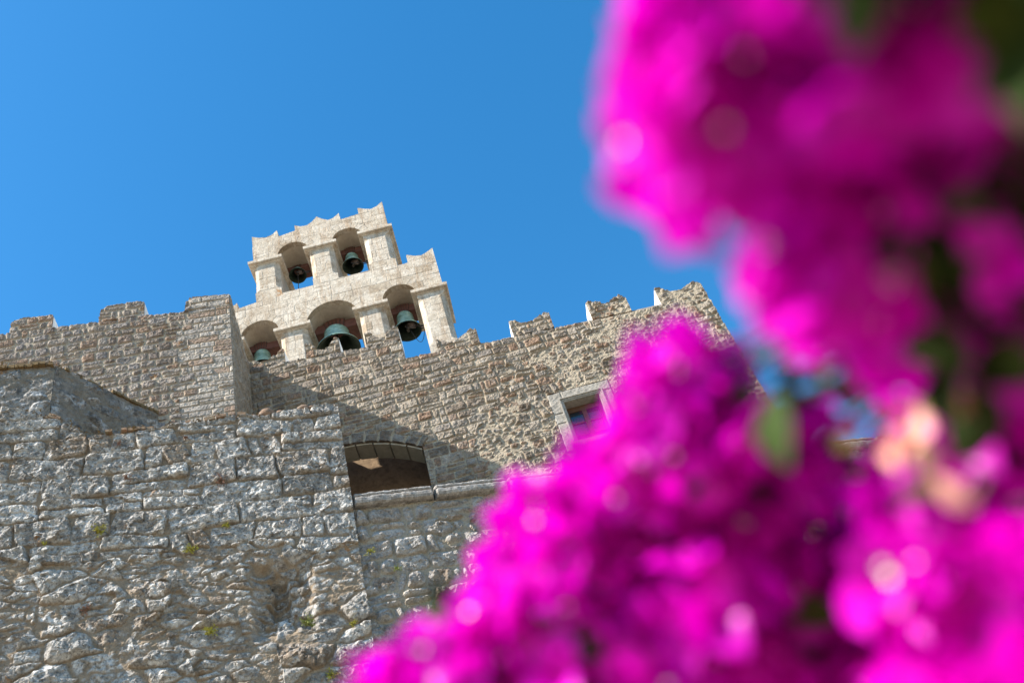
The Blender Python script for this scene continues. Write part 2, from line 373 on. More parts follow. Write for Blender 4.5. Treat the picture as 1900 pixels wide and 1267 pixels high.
for i in range(25):
    u = uc + half - 2 * half * i / 24; arch_pts.append((u, zc + math.sqrt(rc * rc - (u - uc) ** 2)))
archR = [(uc - half, 10.6), (uc + half, 10.6)] + arch_pts
winR = [(.52, 11.78), (1.16, 11.78), (1.16, 12.73), (.52, 12.73)]
winS = [(.27, 11.62), (1.41, 11.62), (1.41, 12.97), (.27, 12.97)]     # dressed surround replaces the rubble here
JT = .14
archV = [(uc - half - .02, 10.6), (uc + half + .0, 10.6)] + [(uc + (u - uc) * (1 + JT / rc), zc + (z - zc) * (1 + JT / rc)) for u, z in arch_pts]
outR = [(-9.5, 0), (3.86, 0), (3.80, 14.42), (-.02, 14.58), (-.58, 14.62), (-2.02, 14.72), (-2.02, 15.25), (-4.25, 15.43), (-9.5, 15.5)]
outRv = [(-5.05, 11.2), (3.86, 11.2), (3.80, 14.42), (2.9, 14.38), (-.02, 14.57), (-.58, 14.62), (-1.37, 14.68), (-2.02, 14.73), (-2.02, 15.25), (-2.66, 15.27), (-4.25, 15.45), (-5.05, 15.5)]
prism(wall, FR, [outR, archR, winR], -.012, -.42, 1)
skin(wall, FR, [outRv, archR, winS], .0125, hf_R, -.012, 0)
skin(wall, FR, [[(-5.05, 0), (3.86, 0), (3.86, 11.2), (-5.05, 11.2)], [(uc - half, 10.6), (uc + half, 10.6), (uc + half, 11.2), (uc - half, 11.2)]], .05, hf_R, -.012, 0)
R_wall = wall.build('battlement_wall', [M_R, M_BODY])
tag(R_wall, 'long brown rubble stone wall with swallow-tail battlements, arched opening and small window, below the bell gable', 'wall')

def merlon(fr, top, zb0, zb1, depth, hf, mats, parent, front=-.012, step=.0125):
    """top = outline of the crown from left to right; zb = base heights"""
    L = [(top[0][0], zb0 - .0)] + [(top[-1][0], zb1 - .0)] + list(reversed(top))
    mb = MB(); prism(mb, fr, [L], front, -depth, 1); skin(mb, fr, [L], step, hf, front, 0)
    return mb.build('merlon', mats, parent)
def curve_top(pts, n=5):
    out = []
    for i in range(len(pts) - 1):
        for k in range(n):
            t = k / n; out.append((pts[i][0] + (pts[i + 1][0] - pts[i][0]) * t, pts[i][1] + (pts[i + 1][1] - pts[i][1]) * t))
    out.append(pts[-1]); r_ = random.Random(int(pts[0][0] * 100)); return [(u, z + (r_.uniform(-.006, .006) if 0 < i < len(out) - 1 else 0)) for i, (u, z) in enumerate(out)]
for pts, b0, b1 in [
    ([(-4.96, 15.72), (-4.85, 15.70), (-4.7, 15.60), (-4.55, 15.60), (-4.42, 15.70), (-4.29, 15.82), (-4.25, 15.80)], 15.49, 15.45),
    ([(-3.84, 15.78), (-3.72, 15.74), (-3.62, 15.56), (-3.48, 15.50), (-3.36, 15.60), (-3.26, 15.76), (-3.18, 15.74)], 15.415, 15.33),
    ([(-2.68, 15.66), (-2.56, 15.62), (-2.44, 15.46), (-2.34, 15.44), (-2.2, 15.56), (-2.10, 15.66), (-2.02, 15.60)], 15.28, 15.25),
    ([(-1.38, 15.00), (-1.30, 14.98), (-1.16, 14.84), (-1.02, 14.84), (-.86, 14.96), (-.68, 15.07), (-.58, 15.00)], 14.68, 14.62),
    ([(.06, 15.00), (.14, 15.00), (.3, 14.86), (.42, 14.84), (.58, 14.88), (.74, 14.98), (.84, 14.93)], 14.57, 14.535),
    ([(1.58, 14.97), (1.68, 14.96), (1.86, 14.84), (2.0, 14.82), (2.12, 14.90), (2.24, 14.95), (2.34, 14.84)], 14.495, 14.455),
    ([(2.92, 14.86), (3.04, 14.84), (3.2, 14.70), (3.4, 14.66), (3.52, 14.74), (3.68, 14.80), (3.80, 14.70)], 14.38, 14.42)]:
    merlon(FR, curve_top(pts), b0, b1, .42, hf_R, [M_R, M_W], R_wall)
# voussoirs over the arched opening: dressed blocks running back through the wall
def hf_v(U, Z):
    ang = np.arctan2(U - uc, Z - zc); k = np.floor(ang * rc / .3); d = np.minimum(np.mod(ang * rc, .3), .3 - np.mod(ang * rc, .3))
    st = sst(.004, .02, d); return .02 * st + .012 * fbm(U * 14, Z * 14, 5, 3) + .01, h2(k, k, 5), st, h2(k, k, 6)
vs = MB(); nb = 10
tot = 2 * math.asin(half / rc); g_ = .006
for k in range(nb):
    a0 = -tot / 2 + tot * k / nb + g_; a1 = -tot / 2 + tot * (k + 1) / nb - g_; V = []
    jit = random.Random(k).uniform(-.006, .006)
    for f in (-.005, -.1, -.2, -.3, -.41):
        for (rr, aa) in ((rc - .035 + jit, a0), (rc - .035 + jit, (a0 + a1) / 2), (rc - .035 + jit, a1), (rc - .005, a1), (rc - .005, a0)):
            V.append(FR.p(uc + rr * math.sin(aa), zc + rr * math.cos(aa), f))
    Fc = [(r * 5 + j, r * 5 + (j + 1) % 5, (r + 1) * 5 + (j + 1) % 5, (r + 1) * 5 + j) for r in range(4) for j in range(5)] + [(0, 1, 2, 3, 4), (24, 23, 22, 21, 20)]
    vs.add(V, Fc, 0, (random.Random(k).random(), 1, .3, 1))
vo = vs.build('arch_soffit', plain('soffit_stone', (.44, .38, .29), .9, .25, 9, bump=.5), R_wall, True)
# dark chamber behind the opening
ch = MB(); r0, r1, zt = -.43, -1.34, 14.4
Pn = [FR.p(u_, z_, f_) for f_ in (r0, r1) for u_, z_ in ((-5.3, 10.4), (-1.7, 10.4), (-1.7, zt), (-5.3, zt))]
ch.add(Pn, [(4, 5, 6, 7), (0, 1, 5, 4), (1, 2, 6, 5), (3, 0, 4, 7)], 0)
ch.build('passage', plain('brown_passage_stone', (.36, .25, .15), .95, .45, 8, bump=1.0), R_wall)

# window with dressed stone surround
win = R_wall
def rect_ring(mb, fr, o, i, f0, f1, mat=0, col=None):
    (a, b, c, d), (e, f, g2, h) = o, i       # u0,u1,z0,z1
    mb.box(a, e, c, d, f0, f1, fr, mat, col); mb.box(f, b, c, d, f0, f1, fr, mat, col)
    mb.box(e, f, h, d, f0, f1, fr, mat, col); mb.box(e, f, c, g2, f0, f1, fr, mat, col)
def ustone(mb, fr, u0, u1, z0, z1, f0, f1, seed, rough=.006, step=.02, tone=.6):
    """one dressed block with a slightly worn, pitted front"""
    def hh(U, Z):
        e = np.minimum(np.minimum(U - u0, u1 - U), np.minimum(Z - z0, z1 - Z)); s_ = sst(-.001, .014, e)
        return (f0 - .012) + .012 * s_ + rough * fbm(U * 22, Z * 22, seed, 3) * s_, tone + 0 * U, 1 + 0 * U, .3 + 0 * U
    L = [(u0, z0), (u1, z0), (u1, z1), (u0, z1)]
    skin(mb, fr, [L], step, hh, f1, 0); mb.box(u0 + .002, u1 - .002, z0 + .002, z1 - .002, f0 - .025, f1, fr, 0, (tone, 1, .3, 1))
M_WS = stone_mat('dressed_window_stone', [(.38, .34, .285), (.45, .405, .34)], (.33, .29, .24), (.33, .25, .17), .05, (.42, .40, .37), .3, .12, .25, .4)
ws = MB()
ustone(ws, FR, .275, .515, 12.49, 12.96, .03, -.2, 1, tone=.3)
ustone(ws, FR, .275, .49, 12.27, 12.48, .03, -.2, 2, tone=.8)
ustone(ws, FR, .285, .49, 11.64, 12.26, .034, -.2, 3, tone=.5)
ustone(ws, FR, .52, 1.40, 12.75, 12.965, .03, -.2, 4, tone=.6)
ustone(ws, FR, 1.19, 1.40, 12.21, 12.74, .03, -.2, 5, tone=.4)
ustone(ws, FR, 1.19, 1.40, 11.64, 12.20, .03, -.2, 6, tone=.7)
ws.build('window_surround', M_WS, win)
wi = MB()
for k, (o_, f_) in enumerate(((.075, .052), (.045, .03), (.02, .012))):      # stepped moulding round the opening
    i_ = o_ - .022
    rect_ring(wi, FR, (.52 - o_, 1.16 + o_, 11.80 - .0, 12.73 + o_), (.52 - i_, 1.16 + i_, 11.80, 12.73 + i_), f_, -.05, 0, (.7, 1, .3, 1))
wi.build('window_moulding', M_WS, win, True)
wi = MB(); wi.box(.40, 1.28, 11.70, 11.785, .075, -.28, FR, 0, (.5, 1, .3, 1)); wi.build('window_sill', M_WS, win, True)
M_WOOD = plain('brown_window_wood', (.13, .06, .035), .6, .35, 25, bump=.1)
wf = MB(); rect_ring(wf, FR, (.525, 1.155, 11.79, 12.725), (.57, 1.11, 11.83, 12.62), -.20, -.26)
wf.box(.80, .88, 11.83, 12.62, -.195, -.25, FR)
for z_ in (12.08, 12.35):
    wf.box(.57, .80, z_, z_ + .025, -.205, -.24, FR); wf.box(.88, 1.11, z_, z_ + .025, -.205, -.24, FR)
fo = wf.build('window_frame', M_WOOD, win, True)
m_, n, b = newmat('window_glass'); b.inputs['Base Color'].default_value = (.01, .02, .03, 1); b.inputs['Roughness'].default_value = .08; b.inputs['Specular IOR Level'].default_value = .9; M_GL = m_
for a_, b_ in ((.57, .80), (.88, 1.11)):
    gm = MB(); gm.box(a_, b_, 11.83, 12.62, -.225, -.23, FR); gm.build('window_pane', M_GL, fo, True)

# ------------------------------------------------------------------ projecting tower on the left
def hf_T(U, Z):
    a = coursed(U, Z, 31, .165, .27, .3, .35, .026, 2.2, .12, .05)
    q = coursed(U, Z, 35, .135, .42, .12, .5, .006, 1.5, .08, .02)
    Zc = np.floor(Z / .27); lim = -5.05 - .55 * h2(Zc, Zc, 9)
    m = U < np.maximum(lim, -5.6) 
    A = stone_relief(U, Z, a, 200, H=.036, r=.03, joint=.013, rough=.010, rf=10, tilt=.12, fine=.008, ff=32, facet=(.09, .16), fill=(.0, .014))
    B = stone_relief(U, Z, q, 210, H=.026, r=.018, joint=.009, rough=.009, rf=12, tilt=.06, fine=.006, ff=34)
    m = m | ((Z > 15.35) & (U < -5.3))
    r_ = [np.where(m, x, y) for x, y in zip(A, B)]
    r_[1] = np.where(m, r_[1] * .72, .86 + r_[1] * .14)
    return tuple(r_)
tw = MB(); outT = [(-13, 0), (-4.64, 0), (-4.64, 15.33), (-5.42, 15.32), (-5.94, 15.37), (-7.51, 15.43), (-13, 15.6)]
prism(tw, FT, [outT], -.012, -2.6, 1)
skin(tw, FT, [[(-11, 12.2), (-4.64, 12.2), (-4.64, 15.33), (-5.42, 15.32), (-5.94, 15.37), (-7.51, 15.43), (-11, 15.54)]], .0125, hf_T, -.012, 0)
FTS = Frame(FT.p(-4.64, 0, .0)[:2], -13 + 90); FTS.l = FT.back.copy(); FTS.n = FT.l.copy(); FTS.back = -FT.l
def hf_TS(U, Z):
    a = coursed(U, Z, 41, .15, .3, .3, .4, .01, 2, .1, .03)
    return stone_relief(U, Z, a, 220, H=.02, r=.03, joint=.012, rough=.008, rf=12, tilt=.1, fine=.004, ff=34)
skin(tw, FTS, [[(0, 11.5), (1.9, 11.5), (1.9, 15.62), (0, 15.62)]], .014, hf_TS, -.01, 2)
T_wall = tw.build('tower_wall', [M_T, M_BODY, stone_mat('bounce_tinted_side_stone', [(.44, .35, .26), (.50, .41, .31)], (.5, .42, .32), (.42, .30, .2), .1, (.5, .45, .38), .3, .1, .4, .6)])  # side stone lighter and browner: bounce light put into its colour
tag(T_wall, 'grey and brown coursed stone tower with three round-topped whitewashed merlons, its corner of long pale blocks beside the bell gable', 'tower')
for pts, b0, b1 in [([(-8.34, 15.50), (-8.33, 15.70), (-8.26, 15.80), (-8.1, 15.82), (-7.72, 15.79), (-7.64, 15.76)], 15.462, 15.435),
                    ([(-6.86, 15.42), (-6.84, 15.68), (-6.76, 15.79), (-6.6, 15.80), (-6.2, 15.77), (-6.10, 15.74)], 15.40, 15.38),
                    ([(-5.40, 15.34), (-5.39, 15.56), (-5.32, 15.66), (-5.2, 15.67), (-4.8, 15.635), (-4.64, 15.60)], 15.32, 15.33)]:
    merlon(FT, pts, b0, b1, .42 if pts[0][0] < -5.5 else 1.85, hf_T, [M_T, M_W if pts[0][0] < -5.5 else M_BODY], T_wall)

# ------------------------------------------------------------------ front wall and parapet
def hf_F(U, Z):
    a = coursed(U, Z, 51, .33, .70, .25, .45, .075, 1.5, .2, .05)
    b = rubble(U, Z, 61, .56, .26, .9, .10, 2.8); c = rubble(U, Z, 65, .27, .105, .9, .07, 4)
    pick = fbm(U * 1.1, Z * 1.6, 15, 2)
    m = Z + .35 * fbm(U * .9, Z * .5, 12, 2) > 9.35 - .12 * (U + 5)
    A = stone_relief(U, Z, a, 300, H=.06, r=.03, joint=.011, rough=.014, rf=6, tilt=.07, hvar=.7, fine=.012, ff=20, power=.42, facet=(.15, .24), fill=(-.010, .035))
    A = (A[0] + .012 * fbm(U * 13, Z * 13, 377, 3),) + A[1:]
    sm = pick < -.02
    B1 = stone_relief(U, Z, b, 310, H=.085, r=.06, joint=.014, rough=.024, rf=6, tilt=.25, hvar=1., fine=.017, ff=22, power=.5, facet=(.14, .28), fill=(-.01, .05))
    B2 = stone_relief(U, Z, c, 320, H=.065, r=.04, joint=.012, rough=.018, rf=8, tilt=.3, hvar=1., fine=.015, ff=24, power=.5, facet=(.11, .25), fill=(-.008, .045))
    B = tuple(np.where(sm, y, x) for x, y in zip(B1, B2))
    r_ = [np.where(m, x, y) for x, y in zip(A, B)]
    r_[0] = r_[0] + .02 * fbm(U * 1.5, Z * 1.5, 90, 2) + .02
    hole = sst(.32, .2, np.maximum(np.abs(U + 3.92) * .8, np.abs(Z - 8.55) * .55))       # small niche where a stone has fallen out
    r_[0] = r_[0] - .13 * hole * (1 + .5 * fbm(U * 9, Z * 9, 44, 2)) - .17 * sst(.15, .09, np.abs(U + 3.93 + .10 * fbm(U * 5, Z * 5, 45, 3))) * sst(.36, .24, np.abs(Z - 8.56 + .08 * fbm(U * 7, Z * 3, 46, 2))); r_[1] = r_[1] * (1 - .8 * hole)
    return tuple(r_)
def hf_G(U, Z):
    b = coursed(U, Z, 71, .24, .36, .35, .45, .05, 2.2, .3, .09); c = rubble(U, Z, 75, .34, .2, .9, .06, 3.5)
    m = fbm(U * 1.2, Z * 1.4, 55, 2) > -.05
    A = stone_relief(U, Z, b, 400, H=.085, r=.06, joint=.018, rough=.018, rf=8, facet=(.12, .28), tilt=.2, hvar=.9, fine=.013, ff=26, fill=(-.01, .05))
    B = stone_relief(U, Z, c, 410, H=.08, r=.05, joint=.015, rough=.018, rf=8, facet=(.12, .28), tilt=.3, hvar=.9, fine=.013, ff=26, fill=(-.005, .05))
    return tuple(np.where(m, x, y) for x, y in zip(A, B))
fw_ = MB(); topF = [(-2.925, 11.64), (-3.1, 11.66), (-3.35, 11.62), (-3.6, 11.60), (-4.0, 11.56), (-4.35, 11.60), (-4.8, 11.55), (-5.37, 11.50), (-5.9, 11.49), (-6.34, 11.46), (-6.5, 11.64), (-6.7, 11.82), (-6.87, 11.90), (-7.2, 12.04), (-7.51, 12.13), (-8.2, 12.3), (-10.5, 12.45)]
prism(fw_, FF, [[(-14, 0), (-2.925, 0)] + topF + [(-14, 12.6)]], -.34, -.85, 1)
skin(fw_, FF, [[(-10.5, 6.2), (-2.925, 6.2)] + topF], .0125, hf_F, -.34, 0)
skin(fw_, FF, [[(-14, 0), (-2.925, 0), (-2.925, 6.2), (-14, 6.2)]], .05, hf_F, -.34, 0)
F_wall = fw_.build('front_wall', [M_F, M_BODY])
tag(F_wall, 'massive wall of big pitted grey blocks with orange mortar and a brick-capped top in front of the tower', 'wall')
gw = MB(); GL, GR = -2.93, 9.0
prism(gw, FF, [[(GL, 0), (14, 0), (14, 9.78), (GL, 9.78)]], -.09, -.5, 1)
skin(gw, FF, [[(GL, 6.2), (1.6, 6.2), (1.6, 9.78), (GL, 9.78)]], .0135, hf_G, -.09, 0, base=-.05)
skin(gw, FF, [[(1.6, 5.0), (GR, 5.0), (GR, 9.78), (1.6, 9.78)]], .022, hf_G, -.09, 0, base=-.05)
skin(gw, FF, [[(GL, 0), (1.6, 0), (1.6, 6.2), (GL, 6.2)]], .06, hf_G, -.09, 0, base=-.05)
M_G = stone_mat('weathered_parapet_stone', [(.36, .32, .28), (.47, .43, .385), (.53, .495, .455), (.40, .355, .31)], (.40, .335, .25), (.31, .22, .15), .14, (.5, .485, .46), .55, .25, .5, .8)
G_wall = gw.build('parapet_wall', [M_G, M_BODY])
tag(G_wall, 'rough rubble parapet wall with a moulded stone coping, under the arched opening', 'wall')
# moulded coping stones: grooved profile swept along the top
prof = [(-.45, 9.98), (.02, 9.985), (.06, 9.97), (.075, 9.945), (.066, 9.925), (.04, 9.915), (.045, 9.905), (.085, 9.895), (.10, 9.87), (.098, 9.83), (.085, 9.80), (.05, 9.785), (-.45, 9.785)]
u = GL + .02; k = 0; rk = random.Random(4)
while u < 9:
    L = 1.12 if k == 0 else rk.uniform(1.0, 1.5); ns = 60; us = np.linspace(u, u + L - .02, ns); V = []; cc = []
    for ui in us:
        e = min(ui - us[0], us[-1] - ui); s_ = min(1, e / .03) ** .5 if e < .03 else 1
        for j, (f, z) in enumerate(prof):
            nz_ = float(fbm(np.array([ui * 14.]), np.array([j * .8 + k]), 7, 3)[0]) * .012 if 0 < j < 12 else 0
            V.append(FF.p(ui, z + nz_ * .6, f * (s_ if f > 0 else 1) + nz_ - (.02 * (1 - s_))))
    m_p = len(prof); Fc = [(i * m_p + j, i * m_p + (j + 1) % m_p, (i + 1) * m_p + (j + 1) % m_p, (i + 1) * m_p + j) for i in range(ns - 1) for j in range(m_p)] + [tuple(range(m_p))[::-1], tuple((ns - 1) * m_p + j for j in range(m_p))]
    mb = MB(); mb.add(V, Fc, 0, (rk.random(), 1, .2, 1)); mb.build('coping_stone', M_G, G_wall, True); u += L; k += 1

# buttress block behind the front wall
ZS = 13.0
pA = np.array([-9.6, 8.17]); pB = np.array([-6.50, 9.36]); pC = np.array([-5.52, 11.33])
bt = MB()
V = [(-9.6, 8.17, 0), (-6.5, 9.36, 0), (-5.52, 11.33, 0), (-9.0, 13.0, 0)]
Vt = [(a, b, ZS - .015) for a, b, c in V]
bt.add(V + Vt, [(0, 1, 5, 4), (1, 2, 6, 5), (2, 3, 7, 6), (3, 0, 4, 7), (4, 5, 6, 7)], 1)
def seg_frame(p0, p1):
    d_ = (p1 - p0); L = np.linalg.norm(d_); d_ = d_ / L; f = Frame((p0[0], p0[1]), 0); f.l = np.array([d_[0], d_[1], 0.]); f.n = np.array([d_[1], -d_[0], 0.]); f.back = -f.n; return f, L
def hf_S(U, Z):
    b = rubble(U, Z, 81, .42, .24, .9, .08, 2.5)
    h, t, s_, hu = stone_relief(U, Z, b, 500, H=.07, r=.05, joint=.014, rough=.036, rf=6, tilt=.2, hvar=.9, fine=.022, ff=22, fill=(.03, .04))
    pl = sst(-.1, .25, fbm(U * 1.3 + 4, Z * 1.3, 66, 3)); return h * (1 - .45 * pl) + .02 * pl + .01 * fbm(U * 8, Z * 8, 67, 3), t, np.maximum(s_, pl * .8), hu
for p0, p1 in ((pA, pB), (pB, pC)):
    f, L = seg_frame(p0, p1); skin(bt, f, [[(-.01 if p0 is pB else .0, 11.0), (L + .02, 11.0), (L + .02, ZS), (-.01 if p0 is pB else .0, ZS)]], .0135, hf_S, -.01, 0, base=.012)
S_wall = bt.build('buttress', [M_S, M_BODY])
tag(S_wall, 'angled plastered buttress with a shaded lichen-stained side between the front wall and the tower', 'buttress')

# thin bricks and moss capping broken wall tops
def cap_line(mb, mm, pts, seed, w=.1, moss=True, brick=.55):
    rg = random.Random(seed)
    for i in range(len(pts) - 1):
        p0, p1 = Vector(pts[i]), Vector(pts[i + 1]); d_ = p1 - p0; L = d_.length; d_.normalize(); t = 0
        nrm = Vector((d_.y, -d_.x, 0)).normalized(); upv = nrm.cross(d_) * -1
        if upv.z < 0: upv = -upv
        while t < L - .03:
            l = min(rg.uniform(.07, .18), L - t); h = rg.uniform(.018, .04); o_ = rg.uniform(.0, .05)
            if rg.random() < brick:
                a = p0 + d_ * t; V = []
                for f in (w * .5 + o_, -.35):
                    for z_ in (-.02, h):
                        for s_ in (.004, l - .006): V.append(tuple(a + d_ * s_ + nrm * f + upv * (z_ + rg.uniform(-.006, .006))))
                mb.add(V, [(0, 1, 3, 2), (4, 6, 7, 5), (0, 4, 5, 1), (2, 3, 7, 6), (0, 2, 6, 4), (1, 5, 7, 3)], 0)
            t += l
        if moss:
            for k_ in range(int(L * 90)):
                a = p0 + d_ * rg.uniform(0, L) + nrm * rg.uniform(-.1, w * .7 + .04) + Vector((0, 0, rg.uniform(-.04, .035)))
                for q in range(3):
                    v = Vector((rg.gauss(0, 1), rg.gauss(0, 1), rg.gauss(0, 1))).normalized(); s2 = v.orthogonal().normalized() * rg.uniform(.006, .015); v *= rg.uniform(.02, .05)
                    mm.add([tuple(a - s2), tuple(a + s2), tuple(a + v)], [(0, 1, 2)], 0)
cb, cm = MB(), MB()
cap_line(cb, cm, [FF.p(u_, z_ + .01, .0) for u_, z_ in ((-6.34, 11.46), (-5.9, 11.49), (-5.37, 11.50), (-4.8, 11.55), (-4.35, 11.60), (-4.0, 11.56))], 3)
cap_line(cb, cm, [FF.p(u_, z_ + .01, .0) for u_, z_ in ((-8.2, 12.3), (-7.51, 12.13), (-6.87, 11.90), (-6.7, 11.82), (-6.5, 11.64), (-6.34, 11.46))], 5, brick=.45)
cb.build('brick_capping', M_BR, F_wall, True); cm.build('moss', M_MOSS, F_wall)
rs_ = MB()
for u_, z_, s_, sd in ((-3.95, 11.60, .10, 1), (-3.76, 11.585, .07, 2), (-3.42, 11.66, .075, 3), (-3.30, 11.67, .05, 4), (-4.12, 11.57, .06, 5)):       # loose round stones on top
    cs = FF.p(u_, z_ + s_ * .4, -.03); n_ = 14; V = []; Fc = []
    for i in range(n_ + 1):
        for j in range(n_):
            a, b_ = math.pi * i / n_, 2 * math.pi * j / n_; d_ = np.array([math.sin(a) * math.cos(b_) * 1.25, math.sin(a) * math.sin(b_), math.cos(a) * .75])
            rr = s_ * (1 + .18 * float(vnoise(np.array([d_[0] * 1.7 + sd * 9]), np.array([d_[1] * 1.7 + d_[2] * 2]), sd)[0])); V.append(cs + d_ * rr)
    Fc = [(i * n_ + j, i * n_ + (j + 1) % n_, (i + 1) * n_ + (j + 1) % n_, (i + 1) * n_ + j) for i in range(n_) for j in range(n_)]
    mb = MB(); mb.add(V, Fc, 0, (.5, 1, .95, 1), smooth=True); mb.build('cap_stone', M_R, F_wall)
cb, cm = MB(), MB()
cap_line(cb, cm, [(-8.5, 8.60, ZS), (-7.2, 9.10, ZS), (-6.5, 9.36, ZS)], 8, w=.16, brick=.9)
cap_line(cb, cm, [(-6.5, 9.36, ZS), (-6.0, 10.36, ZS), (-5.6, 11.17, ZS)], 9, w=.09, brick=.75)
cb.build('stone_capping', M_MOSS, S_wall, True); cm.build('moss', M_MOSS, S_wall)

# ------------------------------------------------------------------ bell gable
def arc(c, z, r, n=24, z0=None):
    return [(c - r, z0), (c + r, z0)] + [(c + r * math.cos(math.pi * i / n), z + r * math.sin(math.pi * i / n)) for i in range(n + 1)]
HOLES = [arc(-4.495, 21.57, .385, z0=20.15), arc(-3.105, 21.60, .385, z0=20.17),
         arc(-5.49, 18.92, .45, z0=16.95), arc(-3.79, 18.82, .61, z0=16.95), arc(-2.17, 19.02, .39, z0=16.95)]
outB = [(-6.43, 12), (-1.13, 12), (-1.12, 20.42), (-1.3, 20.30), (-1.42, 20.24), (-1.60, 20.29), (-1.78, 20.40), (-1.79, 20.10), (-2.05, 20.09),
        (-2.055, 22.72), (-2.2, 22.58), (-2.36, 22.52), (-2.52, 22.58), (-2.70, 22.70), (-2.71, 22.44),
        (-3.19, 22.40), (-3.20, 22.68), (-3.36, 22.54), (-3.5, 22.50), (-3.64, 22.60), (-3.78, 22.76), (-3.92, 22.60), (-4.06, 22.50), (-4.22, 22.52), (-4.37, 22.62), (-4.38, 22.40),
        (-4.82, 22.33), (-4.83, 22.60), (-4.98, 22.46), (-5.14, 22.42), (-5.32, 22.48), (-5.49, 22.58), (-5.51, 20.05),
        (-5.96, 19.98), (-5.97, 20.2), (-6.1, 20.1), (-6.25, 20.12), (-6.43, 20.3)]
CH = .115
CHAMF = [  # (u edge, side, z0, z1): pier edges that are cut back at 45 degrees between their stops
    (-5.51, 1, 20.38, 21.42), (-4.88, -1, 20.38, 21.42), (-4.11, 1, 20.38, 21.42), (-3.49, -1, 20.38, 21.42), (-2.72, 1, 20.38, 21.42), (-2.055, -1, 20.38, 21.42),
    (-5.94, -1, 17.2, 18.78), (-5.04, 1, 17.2, 18.78), (-4.40, -1, 17.2, 18.78), (-3.18, 1, 17.2, 18.78), (-2.56, -1, 17.2, 18.78), (-1.78, 1, 17.2, 18.78), (-1.13, -1, 17.2, 18.78)]
def hf_B(U, Z):
    a = coursed(U, Z, 91, .235, .42, .2, .4, .006, 1.5, .1, .015)
    h, t, st, hu = stone_relief(U, Z, a, 600, H=.008, r=.015, joint=.005, rough=.0018, rf=9, tilt=.005, hvar=.9, fine=.0022, ff=36)
    for (c, z, r) in ((-4.495, 21.57, .385), (-3.105, 21.60, .385), (-5.49, 18.92, .45), (-3.79, 18.82, .61), (-2.17, 19.02, .39)):
        rr = np.hypot(U - c, Z - z); ring = (rr < r + .20) & (Z > z); ang = np.arctan2(Z - z, U - c); w_ = .15; s_ = np.mod(ang * (r + .1), w_)
        d = np.minimum(np.minimum(s_, w_ - s_), r + .20 - rr); k = np.floor(ang * (r + .1) / w_)
        j = sst(.001, .008, d); h = np.where(ring, .010 + .006 * j + .003 * fbm(U * 20, Z * 20, 9, 3), h); st = np.where(ring, j, st); t = np.where(ring, h2(k, k, 3), t)
    for (e, s_, z0, z1) in CHAMF:
        d = (U - e) * s_; zz = np.minimum(Z - z0, z1 - Z); zi = (Z > z0 - .0) & (Z < z1); cv = np.clip(np.sqrt(np.clip(zz, 0, None) / .1), 0, 1)
        h = np.where(zi & (d < CH) & (d > -.02), h - (CH * cv - np.clip(d, 0, CH)).clip(0), h)
    return h, t, st, hu
bw = MB()
prism(bw, FB, [outB] + HOLES, -.14, -1.1, 1)
skin(bw, FB, [[(-6.43, 16.3), (-1.13, 16.3)] + outB[2:]] + HOLES, .0115, hf_B, -.14, 0)
bw.box(-6.43, -1.13, 12, 16.3, 0, -.14, FB, 1)
bw.box(-6.4, -1.15, 0, 12, -.02, -1.1, FB, 1)
B_wall = bw.build('bell_gable', [M_B, M_BCORE])
tag(B_wall, 'cream limestone bell gable with five arched openings in two tiers, rising behind the battlements', 'bell gable')
def impost(u0, u1, z, h=.10, o_=.11):
    mb = MB(); V = []; pr = [(0.004, z - h - .03), (.025, z - h - .025), (.04, z - h - .004), (o_ * .8, z - h), (o_, z - h + .015), (o_, z), (o_ - .02, z + .012), (0.004, z + .03)]
    for of, zz in pr: V += [FB.p(u0 - of, zz, of), FB.p(u1 + of, zz, of), FB.p(u1 + of, zz, -1.1 - of), FB.p(u0 - of, zz, -1.1 - of)]
    Fc = [(i * 4 + j, i * 4 + (j + 1) % 4, (i + 1) * 4 + (j + 1) % 4, (i + 1) * 4 + j) for i in range(len(pr) - 1) for j in range(4)] + [(3, 2, 1, 0), tuple(len(pr) * 4 - 4 + j for j in range(4))]
    mb.add(V, Fc, 0, (.5, 1, .2, 1)); return mb.build('impost', M_B, B_wall, True)
for u0, u1, z in ((-5.51, -4.88, 21.50), (-4.11, -3.49, 21.56), (-2.72, -2.055, 21.62), (-6.43, -5.94, 18.88), (-5.04, -4.40, 18.88), (-3.18, -2.56, 18.93), (-1.78, -1.13, 19.0)): impost(u0, u1, z)

